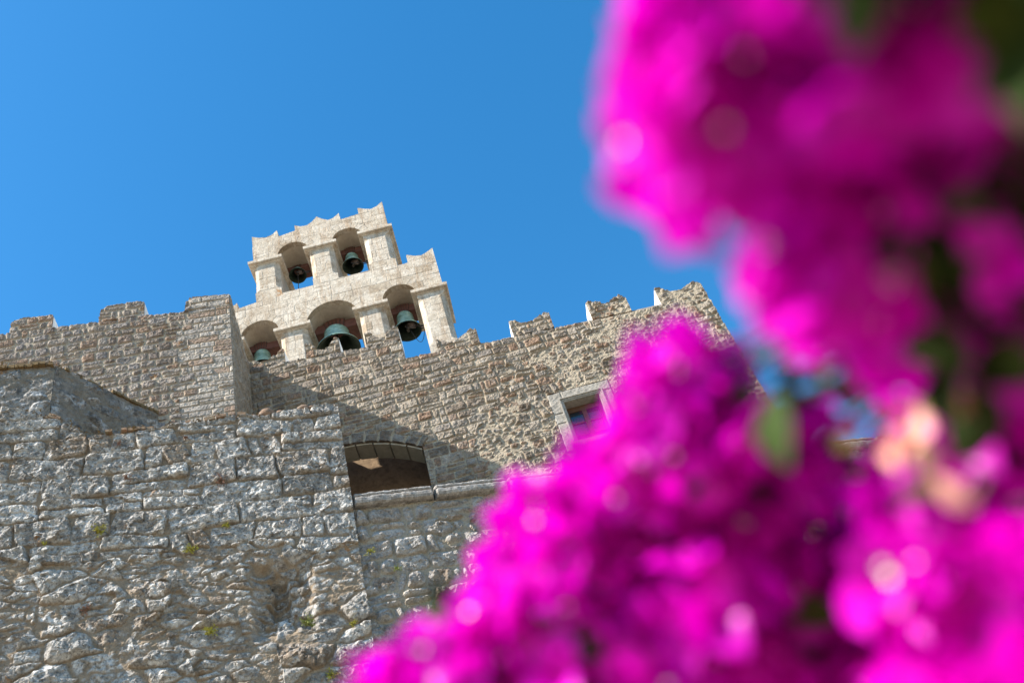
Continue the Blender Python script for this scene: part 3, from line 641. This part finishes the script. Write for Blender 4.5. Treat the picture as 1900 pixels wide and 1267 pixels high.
# ------------------------------------------------------------------ bells
def bell(cu, z_mouth, dia, hgt, span, zb, label, mech=1, depth=-.6, seed=0, swing=0):
    root = empty('bell', FB.p(cu, z_mouth, depth)); R_ = dia / 2; c = Vector(FB.p(cu, z_mouth, depth))
    out = [(1.0, 0), (1.0, .03), (.95, .07), (.86, .14), (.78, .2), (.70, .3), (.64, .42), (.60, .56), (.575, .7), (.56, .80), (.55, .86), (.50, .93), (.38, .985), (.2, 1.0), (0, 1.0)]
    inn = [(0, .93), (.3, .92), (.44, .86), (.5, .75), (.53, .55), (.58, .4), (.66, .25), (.76, .14), (.86, .05), (.93, .0), (1.0, 0)]
    mb = MB(); lathe(mb, c, [(a * R_, b_ * hgt) for a, b_ in out])
    for zz in (.12, .17, .66, .83):                                    # raised cast rings
        rr = np.interp(zz, [b_ for a, b_ in out[:12]], [a for a, b_ in out[:12]]) * R_
        lathe(mb, c, [(rr - .002, (zz - .012) * hgt), (rr + .012, zz * hgt), (rr - .002, (zz + .012) * hgt)])
    o = mb.build('bell_body', M_BRONZE); adopt(o, root)
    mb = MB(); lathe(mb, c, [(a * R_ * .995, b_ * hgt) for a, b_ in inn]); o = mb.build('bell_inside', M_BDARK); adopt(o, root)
    # headstock
    zc_ = z_mouth + hgt; mb = MB(); bh = .25 * (dia ** .45); u0, u1 = cu - span / 2, cu + span / 2; hw = dia * .27; hp = dia * .12
    L = [(u0, zb), (u1, zb), (u1, zb + bh), (cu + hw, zb + bh)] + [(cu + hw * .98 * math.cos(a), zb + bh + hp * math.sin(a)) for a in np.linspace(.15, math.pi - .15, 12)] + [(cu - hw, zb + bh), (u0, zb + bh)]
    prism(mb, FB, [L], depth + .09, depth - .09 - .32 * dia); o = mb.build('headstock', M_RED); adopt(o, root)
    mb = MB()
    for k_ in range(6):                                                # iron straps fanning over the hump
        t = (k_ - 2.5) / 2.5; s_ = .008 + .006 * dia
        P = [FB.p(cu + t * R_ * .30, zc_ - .01, depth + .10), FB.p(cu + t * R_ * .38, zb + .03, depth + .105), FB.p(cu + t * hw * .9, zb + bh + hp * .85 * math.sqrt(max(0, 1 - t * t * .8)), depth + .105), FB.p(cu + t * hw * .9, zb + bh + hp * .9 * math.sqrt(max(0, 1 - t * t * .8)) + .03, depth + .06)]
        tube(mb, P, s_ * .55, 6)
    mb.box(cu - R_ * .3, cu + R_ * .3, zc_ - .02, zb + .02, depth + .05, depth - .05, FB); o = mb.build('iron_straps', M_IRON); adopt(o, root)
    # clapper
    mb = MB(); tube(mb, [FB.p(cu, zc_ - .08 * hgt, depth), FB.p(cu + .02 * dia, z_mouth + .12 * hgt, depth + .04 * dia)], .018 * dia + .006, 8)
    lathe(mb, FB.p(cu + .02 * dia, z_mouth + .03 * hgt, depth + .04 * dia), [(0, -.09 * dia), (.05 * dia, -.07 * dia), (.075 * dia, 0), (.05 * dia, .06 * dia), (0, .08 * dia)], 12)
    if mech == 2: tube(mb, [FB.p(cu, z_mouth, depth), FB.p(cu + .02, z_mouth - .35, depth + .02), FB.p(cu + .03, z_mouth - 1.2, depth)], .010, 6)
    o = mb.build('clapper', M_IRON); adopt(o, root)
    if mech:
        mb = MB(); mz = z_mouth - .02; mu = cu + .25 * dia; df = depth + .12 * dia
        def P(a, b_, d_=0): return FB.p(mu + a * dia, mz + b_ * dia, df + d_ * dia)
        tube(mb, [P(-.2, .22), P(.06, .12)], .13 * dia, 14); o = mb.build('hammer_motor', M_MOTOR); adopt(o, root)
        mb = MB(); tube(mb, [P(.05, .12), P(.12, .10), P(.18, .02), P(.3, -.02), P(.5, .02)], [.05 * dia, .035 * dia, .03 * dia, .035 * dia, .035 * dia], 8)
        tube(mb, [P(-.22, .16, .12), P(-.3, .0, .14), P(-.2, -.12, .14), P(.0, -.1, .14), P(.08, .04, .1)], .022 * dia, 6)
        tube(mb, [P(.2, .0), P(.26, -.14), P(.5, -.12)], .025 * dia, 6)
        if mech == 3:
            tube(mb, [FB.p(cu + a * .34 - .04 + .28, z_mouth - .12 - .46 * math.sin(math.pi * (a + .5)), depth + .1) for a in np.linspace(-.5, .5, 14)], .007, 5)
        o = mb.build('hammer_linkage', M_IRON); adopt(o, root)
    if swing:
        Rm = Matrix.Translation(c) @ Matrix.Rotation(RAD(swing), 4, Vector(FB.l)) @ Matrix.Translation(-c)
        for ch_ in root.children: ch_.data.transform(Rm)
    tag(root, label, 'bell', 'bronze bells hung in the gable arches'); return root
bell(-4.56, 21.38, .44, .30, .74, 21.64, 'smallest green bronze bell, upper left arch of the gable, with a rope hanging below', 2, swing=-18)
bell(-3.15, 21.20, .54, .46, .74, 21.66, 'green bronze bell in the upper right arch of the gable, its mouth fully seen', 1, swing=-4)
bell(-3.83, 18.42, 1.02, .64, 1.24, 18.99, 'largest bronze bell, pale verdigris green, in the wide central lower arch, half behind a merlon', 0)
bell(-2.18, 18.43, .66, .60, .80, 19.03, 'dark-mouthed green bell in the lower right arch with a wire looping beneath it', 3, swing=-2)
bell(-5.62, 18.42, .62, .54, .92, 18.94, 'bell in the lower left arch, only its pale green crown showing above a merlon', 0)

# ------------------------------------------------------------------ small plants rooted in the walls
def leafmat(name, a, b_): return plain(name, a, .8, .3, 60, bump=0, col2=b_)
M_DRY = leafmat('dry_red_stems', (.20, .10, .07), (.30, .18, .11)); M_YEL = leafmat('yellow_green_leaves', (.42, .34, .05), (.24, .25, .05)); M_GRN = leafmat('dusty_green_leaves', (.12, .17, .04), (.30, .28, .07))
def wall_plant(u_, z_, fr, r, mat, n_, label, seed, off=.05, droop=.3):
    rg = random.Random(seed); c = Vector(fr.p(u_, z_, off)); no = Vector(fr.n); la = Vector(fr.l); mb = MB()
    for k_ in range(n_):
        d_ = (no * rg.uniform(.2, 1) + la * rg.gauss(0, .8) + Vector((0, 0, rg.gauss(-droop * .3, .6)))).normalized(); L = r * rg.uniform(.3, 1)
        e = c + d_ * L; mid = c + d_ * L * .5 + Vector((0, 0, .1 * L)); s_ = d_.orthogonal().normalized() * .004
        mb.add([tuple(c - s_), tuple(c + s_), tuple(mid + s_), tuple(e), tuple(mid - s_)], [(0, 1, 2, 3, 4)], 0)
        for q in range(5):
            p = c + d_ * L * rg.uniform(.45, 1.05); v = Vector((rg.gauss(0, 1), rg.gauss(0, 1), rg.gauss(0, 1))).normalized(); w_ = v.orthogonal().normalized() * rg.uniform(.006, .011); v *= rg.uniform(.016, .034)
            mb.add([tuple(p), tuple(p + v * .5 + w_), tuple(p + v), tuple(p + v * .5 - w_)], [(0, 1, 2, 3)], 0)
    o = mb.build('wall_plant', mat); tag(o, label, 'plant', 'small plants rooted in the wall joints'); return o

# ------------------------------------------------------------------ bougainvillea
def px(x, y, dist):
    r_ = FW + CR * (x - CXP) / F_PX - CU * (y - CYP) / F_PX
    return Vector(CAM + r_ / np.linalg.norm(r_) * dist)
m_, n, b = newmat('magenta_bract'); n.nodes.remove(b); out = [x for x in n.nodes if x.type == 'OUTPUT_MATERIAL'][0]
at = N(n, 'ShaderNodeAttribute', attribute_name='stone'); sep = N(n, 'ShaderNodeSeparateColor'); n.links.new(at.outputs['Color'], sep.inputs[0])
cb_ = ramp(n, sep.outputs[0], [(0, (.58, .0, .44)), (.5, (.85, .0, .64)), (.95, (.90, .004, .70)), (1, (.9, .2, .28))])
df = N(n, 'ShaderNodeBsdfDiffuse'); tr = N(n, 'ShaderNodeBsdfTranslucent'); gl = N(n, 'ShaderNodeBsdfGlossy'); gl.inputs['Roughness'].default_value = .35; gl.inputs['Color'].default_value = (1, 1, 1, 1)
n.links.new(cb_, df.inputs[0]); n.links.new(cb_, tr.inputs[0])
mx = N(n, 'ShaderNodeMixShader'); mx.inputs[0].default_value = .45; n.links.new(df.outputs[0], mx.inputs[1]); n.links.new(tr.outputs[0], mx.inputs[2])
mg = N(n, 'ShaderNodeMixShader'); mg.inputs[0].default_value = .012; n.links.new(mx.outputs[0], mg.inputs[1]); n.links.new(gl.outputs[0], mg.inputs[2]); n.links.new(mg.outputs[0], out.inputs[0])
M_BRACT = m_
m_, n, b = newmat('bougainvillea_leaf'); at = N(n, 'ShaderNodeAttribute', attribute_name='stone'); sep = N(n, 'ShaderNodeSeparateColor'); n.links.new(at.outputs['Color'], sep.inputs[0])
n.links.new(ramp(n, sep.outputs[0], [(0, (.015, .03, .005)), (.75, (.035, .06, .01)), (1, (.10, .12, .02))]), b.inputs['Base Color']); b.inputs['Roughness'].default_value = .8; b.inputs['Specular IOR Level'].default_value = .15; M_LEAF = m_
M_CREAM = plain('cream_florets', (.85, .80, .62), .6, .1, 40, bump=0); M_STEM = plain('woody_stem', (.10, .075, .045), .8, .4, 40)
def bract_mesh(mb, c, ax, up, L, W, col):
    """papery ovate bract, folded along its midrib and curled at the tip"""
    ax = ax.normalized(); sd = ax.cross(up).normalized(); up = sd.cross(ax).normalized()
    V = [c]; 
    for t, wv, cv in ((.22, .62, .05), (.5, 1.0, .10), (.78, .66, .07)):
        p = c + ax * L * t + up * L * cv
        V += [p + sd * W * wv * .5 + up * L * .11 * wv, p, p - sd * W * wv * .5 + up * L * .11 * wv]
    V.append(c + ax * L - up * L * .04)
    mb.add([tuple(v) for v in V], [(0, 2, 1), (0, 3, 2), (1, 2, 5, 4), (2, 3, 6, 5), (4, 5, 8, 7), (5, 6, 9, 8), (7, 8, 10), (8, 9, 10)], 0, col, smooth=True)
def flower_mesh(seed, nfl=15, R_=.047):
    rg = random.Random(seed); mb = MB()
    for k_ in range(nfl):
        d_ = Vector((rg.gauss(0, 1), rg.gauss(0, 1), rg.gauss(0, 1))).normalized(); c = d_ * R_ * rg.uniform(.25, 1); o1 = d_.orthogonal().normalized(); o2 = d_.cross(o1)
        tone = min(1, max(0, rg.gauss(.5, .22))); tone = 1 if rg.random() < .012 else tone * .9
        a0 = rg.uniform(0, 6.3)
        for q in range(3):
            a = a0 + q * 2.094 + rg.uniform(-.2, .2); ax = (o1 * math.cos(a) + o2 * math.sin(a)) * rg.uniform(.6, 1) + d_ * rg.uniform(.3, .9)
            L = rg.uniform(.032, .046); bract_mesh(mb, c, ax, d_, L, L * rg.uniform(.75, .95), (tone, 1, .5, 1))
        for q in range(3):
            if rg.random() < .3 and rg.random() < .35:
                a = a0 + q * 2.094; tip = c + d_ * .018 + (o1 * math.cos(a) + o2 * math.sin(a)) * .005
                tube(mb, [c, tip], .0011, 5, 1); s_ = .0035
                V = [tip] + [tip + (o1 * math.cos(j * 1.2566) + o2 * math.sin(j * 1.2566)) * s_ for j in range(5)]
                mb.add([tuple(v) for v in V], [(0, 1 + j, 1 + (j + 1) % 5) for j in range(5)], 1)
    return mb
PROTO = []
for s_ in range(7):
    o = flower_mesh(s_ + 1).build('flower_cluster', [M_BRACT, M_CREAM]); PROTO.append(o)
bush = empty('bougainvillea', (1.0, .75, 0)); tag(bush, 'bougainvillea bush thick with blurred magenta flowers, close in front of the walls', 'bush')
rg = random.Random(78)
def poly_sample(P, k_, mind):
    A = []; xs = [p[0] for p in P]; ys = [p[1] for p in P]; tries = 0
    while len(A) < k_ and tries < 20000:
        tries += 1; x, y = rg.uniform(min(xs), max(xs)), rg.uniform(min(ys), max(ys))
        if inside(np.array([x]), np.array([y]), [P])[0] and all((x - a) ** 2 + (y - b_) ** 2 > mind ** 2 for a, b_ in A) and all((x - a) ** 2 + (y - b_) ** 2 > q * q for a, b_, q in HOLES_PX): A.append((x, y))
    return A
# where the bush grows: measured outline of each bough, with its distance from the lens
BOUGHS = [  # polygon, count, spacing, distance range
    ([(1400, -60), (1370, 150), (1420, 250), (1560, 330), (1640, 300), (1640, -90)], 16, 80, (.46, .6)),
    ([(1660, 60), (1640, 330), (1850, 430), (1920, 280), (1920, 130)], 12, 70, (.6, .9)),
    ([(1680, 420), (1680, 540), (1900, 640), (1920, 440)], 14, 60, (.6, .9)),
    ([(1780, 60), (1740, 400), (1930, 620), (1940, 60)], 13, 60, (.58, .85)),
    ([(1300, 760), (1200, 900), (1100, 1030), (1010, 1220), (880, 1340), (1380, 1340), (1420, 1000), (1400, 880)], 44, 60, (.78, 1.05)),
    ([(1460, 900), (1650, 880), (1750, 1340), (1380, 1340), (1400, 950)], 24, 65, (.85, 1.15)),
    ([(1790, 800), (1950, 700), (1980, 1340), (1700, 1340), (1700, 950)], 24, 65, (.65, .95)),
]
RIM = [(1325, 10, .50), (1310, 120, .50), (1298, 215, .49), (1290, 265, .50), (1390, 50, .5), (1330, 245, .52), (1440, 300, .53), (1400, 150, .5), (1500, 400, .56), (1520, 480, .58), (1525, 530, .6), (1620, 470, .66), (1480, 20, .52), (1565, 40, .56), (1640, 80, .6),
       (1238, 715, .80), (1310, 735, .84), (1235, 800, .78), (1125, 915, .80), (1010, 945, .84), (985, 1040, .80), (1000, 1140, .76), (905, 1215, .78), (800, 1262, .80), (755, 1330, .78),
       (1240, 765, .78), (1165, 865, .82), (1255, 725, .84), (870, 1240, .80), (950, 1130, .82), (700, 1345, .8), (1080, 965, .86), (1250, 850, .8), (1545, 840, .82), (1450, 860, .86), (1790, 740, .8), (1880, 700, .75)]
HOLES_PX = [(1395, 800, 80), (1590, 885, 70), (1505, 1000, 100), (1470, 1110, 75)]
SPOTS = [px(*q) for q in RIM]
for P, k_, mind, (d0, d1) in BOUGHS:
    for x, y in poly_sample(P, k_, mind): SPOTS.append(px(x, y, rg.uniform(d0, d1)))
order = sorted(range(len(SPOTS)), key=lambda q: (SPOTS[q] - Vector(CAM)).length); rest = MB()
for n_, q in enumerate(order):
    c = SPOTS[q]; s_ = rg.uniform(.68, .82) if q < 32 else rg.uniform(.75, 1.0)
    k_ = n_ if n_ < len(PROTO) else rg.randrange(len(PROTO)); rot = (rg.uniform(0, 6.3), rg.uniform(0, 6.3), rg.uniform(0, 6.3))
    if n_ < 98:
        o = PROTO[n_] if n_ < len(PROTO) else PROTO[k_].copy()
        if n_ >= len(PROTO): C.objects.link(o)
        o.location = c; o.rotation_euler = rot; o.scale = (s_,) * 3; adopt(o, bush)
    else:                                                             # the farther blossoms
        import mathutils
        Rm = np.array(mathutils.Euler(rot).to_matrix()) * s_; f_ = flower_mesh(k_ + 1)
        for v_, li_, lt_, mi_, c_, sm_ in zip(f_.v, f_.li, f_.lt, f_.mi, f_.c, f_.sm):
            rest.v.append(v_ @ Rm.T + np.array(c)); rest.li.append(li_ + rest.n); rest.lt.append(lt_); rest.mi.append(mi_); rest.c.append(c_); rest.sm.append(sm_)
        rest.n += f_.n
if rest.n:
    o = rest.build('blossoms', [M_BRACT, M_CREAM]); adopt(o, bush); o['kind'] = 'stuff'
# stems: from the root up to every cluster
st = MB(); root_p = Vector(bush.location); hubs = [Vector((1.05, .8, .7)), px(2150, 1150, 1.15), px(2080, 500, .95), px(1850, -250, .65), px(1650, 1420, 1.1), px(2050, 900, 1.05)]
tube(st, [root_p, Vector((1.1, .85, .5)), hubs[0], hubs[1]], [.03, .025, .022, .016], 8)
for h_ in hubs[2:]: tube(st, [hubs[1], (hubs[1] + h_) / 2 + Vector((.05, 0, .03)), h_], [.014, .010, .008], 7)
lf = MB()
for c in SPOTS:
    h_ = min(hubs[1:], key=lambda q: (q - c).length); mid = (h_ + c) / 2 + Vector((rg.uniform(-.03, .03), rg.uniform(-.03, .03), rg.uniform(0, .05))); tube(st, [h_, mid, c], [.005, .0035, .002], 5)
    for q in range(0 if c in SPOTS[:39] or (c - Vector(CAM)).length < .62 else 4):
        t = rg.uniform(.25, 1.0); p = h_ * (1 - t) ** 2 + mid * 2 * t * (1 - t) + c * t * t + Vector((rg.gauss(0, 1), rg.gauss(0, 1), rg.gauss(0, 1))) * .02
        d_ = Vector((rg.gauss(0, 1), rg.gauss(0, 1), rg.gauss(0, 1) - .3)); L = rg.uniform(.03, .055); bract_mesh(lf, p, d_, d_.orthogonal(), L, L * .55, (rg.random(), 1, .5, 1))
LEAFY = [([(1700, -60), (1640, 420), (1660, 620), (1960, 620), (1960, -60)], 70, 28, (.65, 1.0)), ([(1330, 860), (1330, 1340), (1900, 1340), (1900, 800), (1500, 900)], 90, 30, (1.05, 1.4)),
         ([(1500, -60), (1500, 200), (1700, 330), (1760, -60)], 20, 50, (.8, 1.0)), ([(1100, 1080), (980, 1340), (1350, 1340), (1300, 900)], 26, 50, (1.05, 1.25)), ([(880, 1190), (870, 1260), (1060, 1260), (1050, 1190)], 4, 60, (.84, .88)),
         ([(1400, -700), (1400, -200), (2000, -160), (2300, 100), (2400, -700)], 100, 30, (.4, .8)), ([(1500, 330), (1600, 420), (1750, 420), (1700, 300)], 12, 40, (.62, .75))]  # mass above the frame: unseen foliage added to shade the bush
for P, k_, mind, (d0, d1) in LEAFY:
    for x, y in poly_sample(P, k_, mind):
        c = px(x, y, rg.uniform(d0, d1)); h_ = min(hubs[1:], key=lambda q: (q - c).length); tube(st, [h_, (h_ + c) / 2, c], [.003, .003, .002], 5)
        for q in range(13):
            p = c + Vector((rg.gauss(0, 1), rg.gauss(0, 1), rg.gauss(0, 1))) * .03; d_ = Vector((rg.gauss(0, 1), rg.gauss(0, 1), rg.gauss(0, 1) - .3)); L = rg.uniform(.035, .06)
            bract_mesh(lf, p, d_, d_.orthogonal(), L, L * .6, (rg.random(), 1, .5, 1))
yl = MB()
for (x, y, d0), k_ in (((1640, 830, .68), 5), ((1720, 835, .64), 6), ((1690, 770, .68), 5)):
    for q in range(k_):
        p = px(x, y, d0) + Vector((rg.gauss(0, 1), rg.gauss(0, 1), rg.gauss(0, 1))) * .012; d_ = Vector((rg.gauss(0, 1), rg.gauss(0, 1), rg.gauss(0, 1) + .4)); L = rg.uniform(.02, .034)
        bract_mesh(yl, p, d_, d_.orthogonal(), L, L * .5, (rg.random() * (.5 if y < 800 else 1), 1, .5, 1))
    tube(st, [px(x + 60, y + 200, d0 + .25), px(x, y, d0)], [.003, .0015], 5)
m_, n, b = newmat('young_coral_leaf'); at = N(n, 'ShaderNodeAttribute', attribute_name='stone'); sep = N(n, 'ShaderNodeSeparateColor'); n.links.new(at.outputs['Color'], sep.inputs[0])
n.links.new(ramp(n, sep.outputs[0], [(0, (.22, .26, .04)), (.3, (.38, .30, .08)), (.5, (.62, .22, .14)), (1, (.72, .34, .26))]), b.inputs['Base Color']); b.inputs['Roughness'].default_value = .5
o = yl.build('young_leaves', m_); adopt(o, bush)
o = st.build('stems', M_STEM); adopt(o, bush); o = lf.build('leaves', M_LEAF); adopt(o, bush); o['kind'] = 'stuff'

def on_wall(fr, x, y):
    r_ = FW + CR * (x - CXP) / F_PX - CU * (y - CYP) / F_PX; t = np.dot(fr.o - CAM, fr.back) / np.dot(r_, fr.back); p = CAM + r_ * t
    return float(np.dot(p - fr.o, fr.l)), float(p[2])
PL = [(412, 898, M_DRY, .17, 30, 'widest tuft of dry red stems, on the big blocks of the front wall'),
      (238, 893, M_DRY, .10, 16, 'small dry reddish tuft left of the larger dry tuft on the front wall'),
      (345, 818, M_DRY, .07, 10, 'tiny dry red sprig just under the brick capping of the front wall'),
      (186, 992, M_YEL, .13, 26, 'pale yellow-green tuft in a joint on the left of the front wall'),
      (84, 1016, M_YEL, .06, 10, 'tiny yellowish sprig nearest the left edge of the picture'),
      (420, 981, M_YEL, .09, 16, 'small bright yellow tuft under the big blocks of the front wall'),
      (357, 1026, M_YEL, .13, 24, 'bright yellow tuft in the middle of the front wall'),
      (394, 1178, M_YEL, .13, 26, 'bright yellow tuft low on the front wall'),
      (222, 828, M_DRY, .05, 8, 'faint dry sprig in the wide crack near the brick capping'),
      (160, 1136, M_DRY, .11, 16, 'dark dry clump low on the left part of the front wall'),
      (572, 1162, M_GRN, .14, 34, 'dusty green plant low on the front wall near its right end'),
      (655, 1161, M_YEL, .08, 14, 'little yellow-green plant just right of the dusty green plant')]
for i, (x, y, m_, r_, n_, lab) in enumerate(PL):
    u_, z_ = on_wall(FF, x, y); wall_plant(u_, z_, FF, r_, m_, n_, lab, i + 5, .06)
for i, (x, y, m_, r_, n_, lab) in enumerate([(687, 1027, M_YEL, .10, 18, 'yellow-green sprig in the parapet wall below its coping'), (738, 1058, M_GRN, .08, 12, 'small green sprig between two rounded stones of the parapet wall'),
                                           (615, 1255, M_YEL, .12, 24, 'yellow-green plant at the foot of the picture beside the blossoms'),
                                           (1505, 985, M_GRN, .42, 420, 'dark bushy caper shrub hanging from the parapet wall, seen through a gap in the blossoms'),
                                           (1470, 1105, M_GRN, .3, 260, 'smaller dark shrub on the parapet wall below the bushy one')]):
    u_, z_ = on_wall(FF, x, y); wall_plant(u_, z_, FF, r_, m_, n_, lab, i + 50, .04, 1.2)
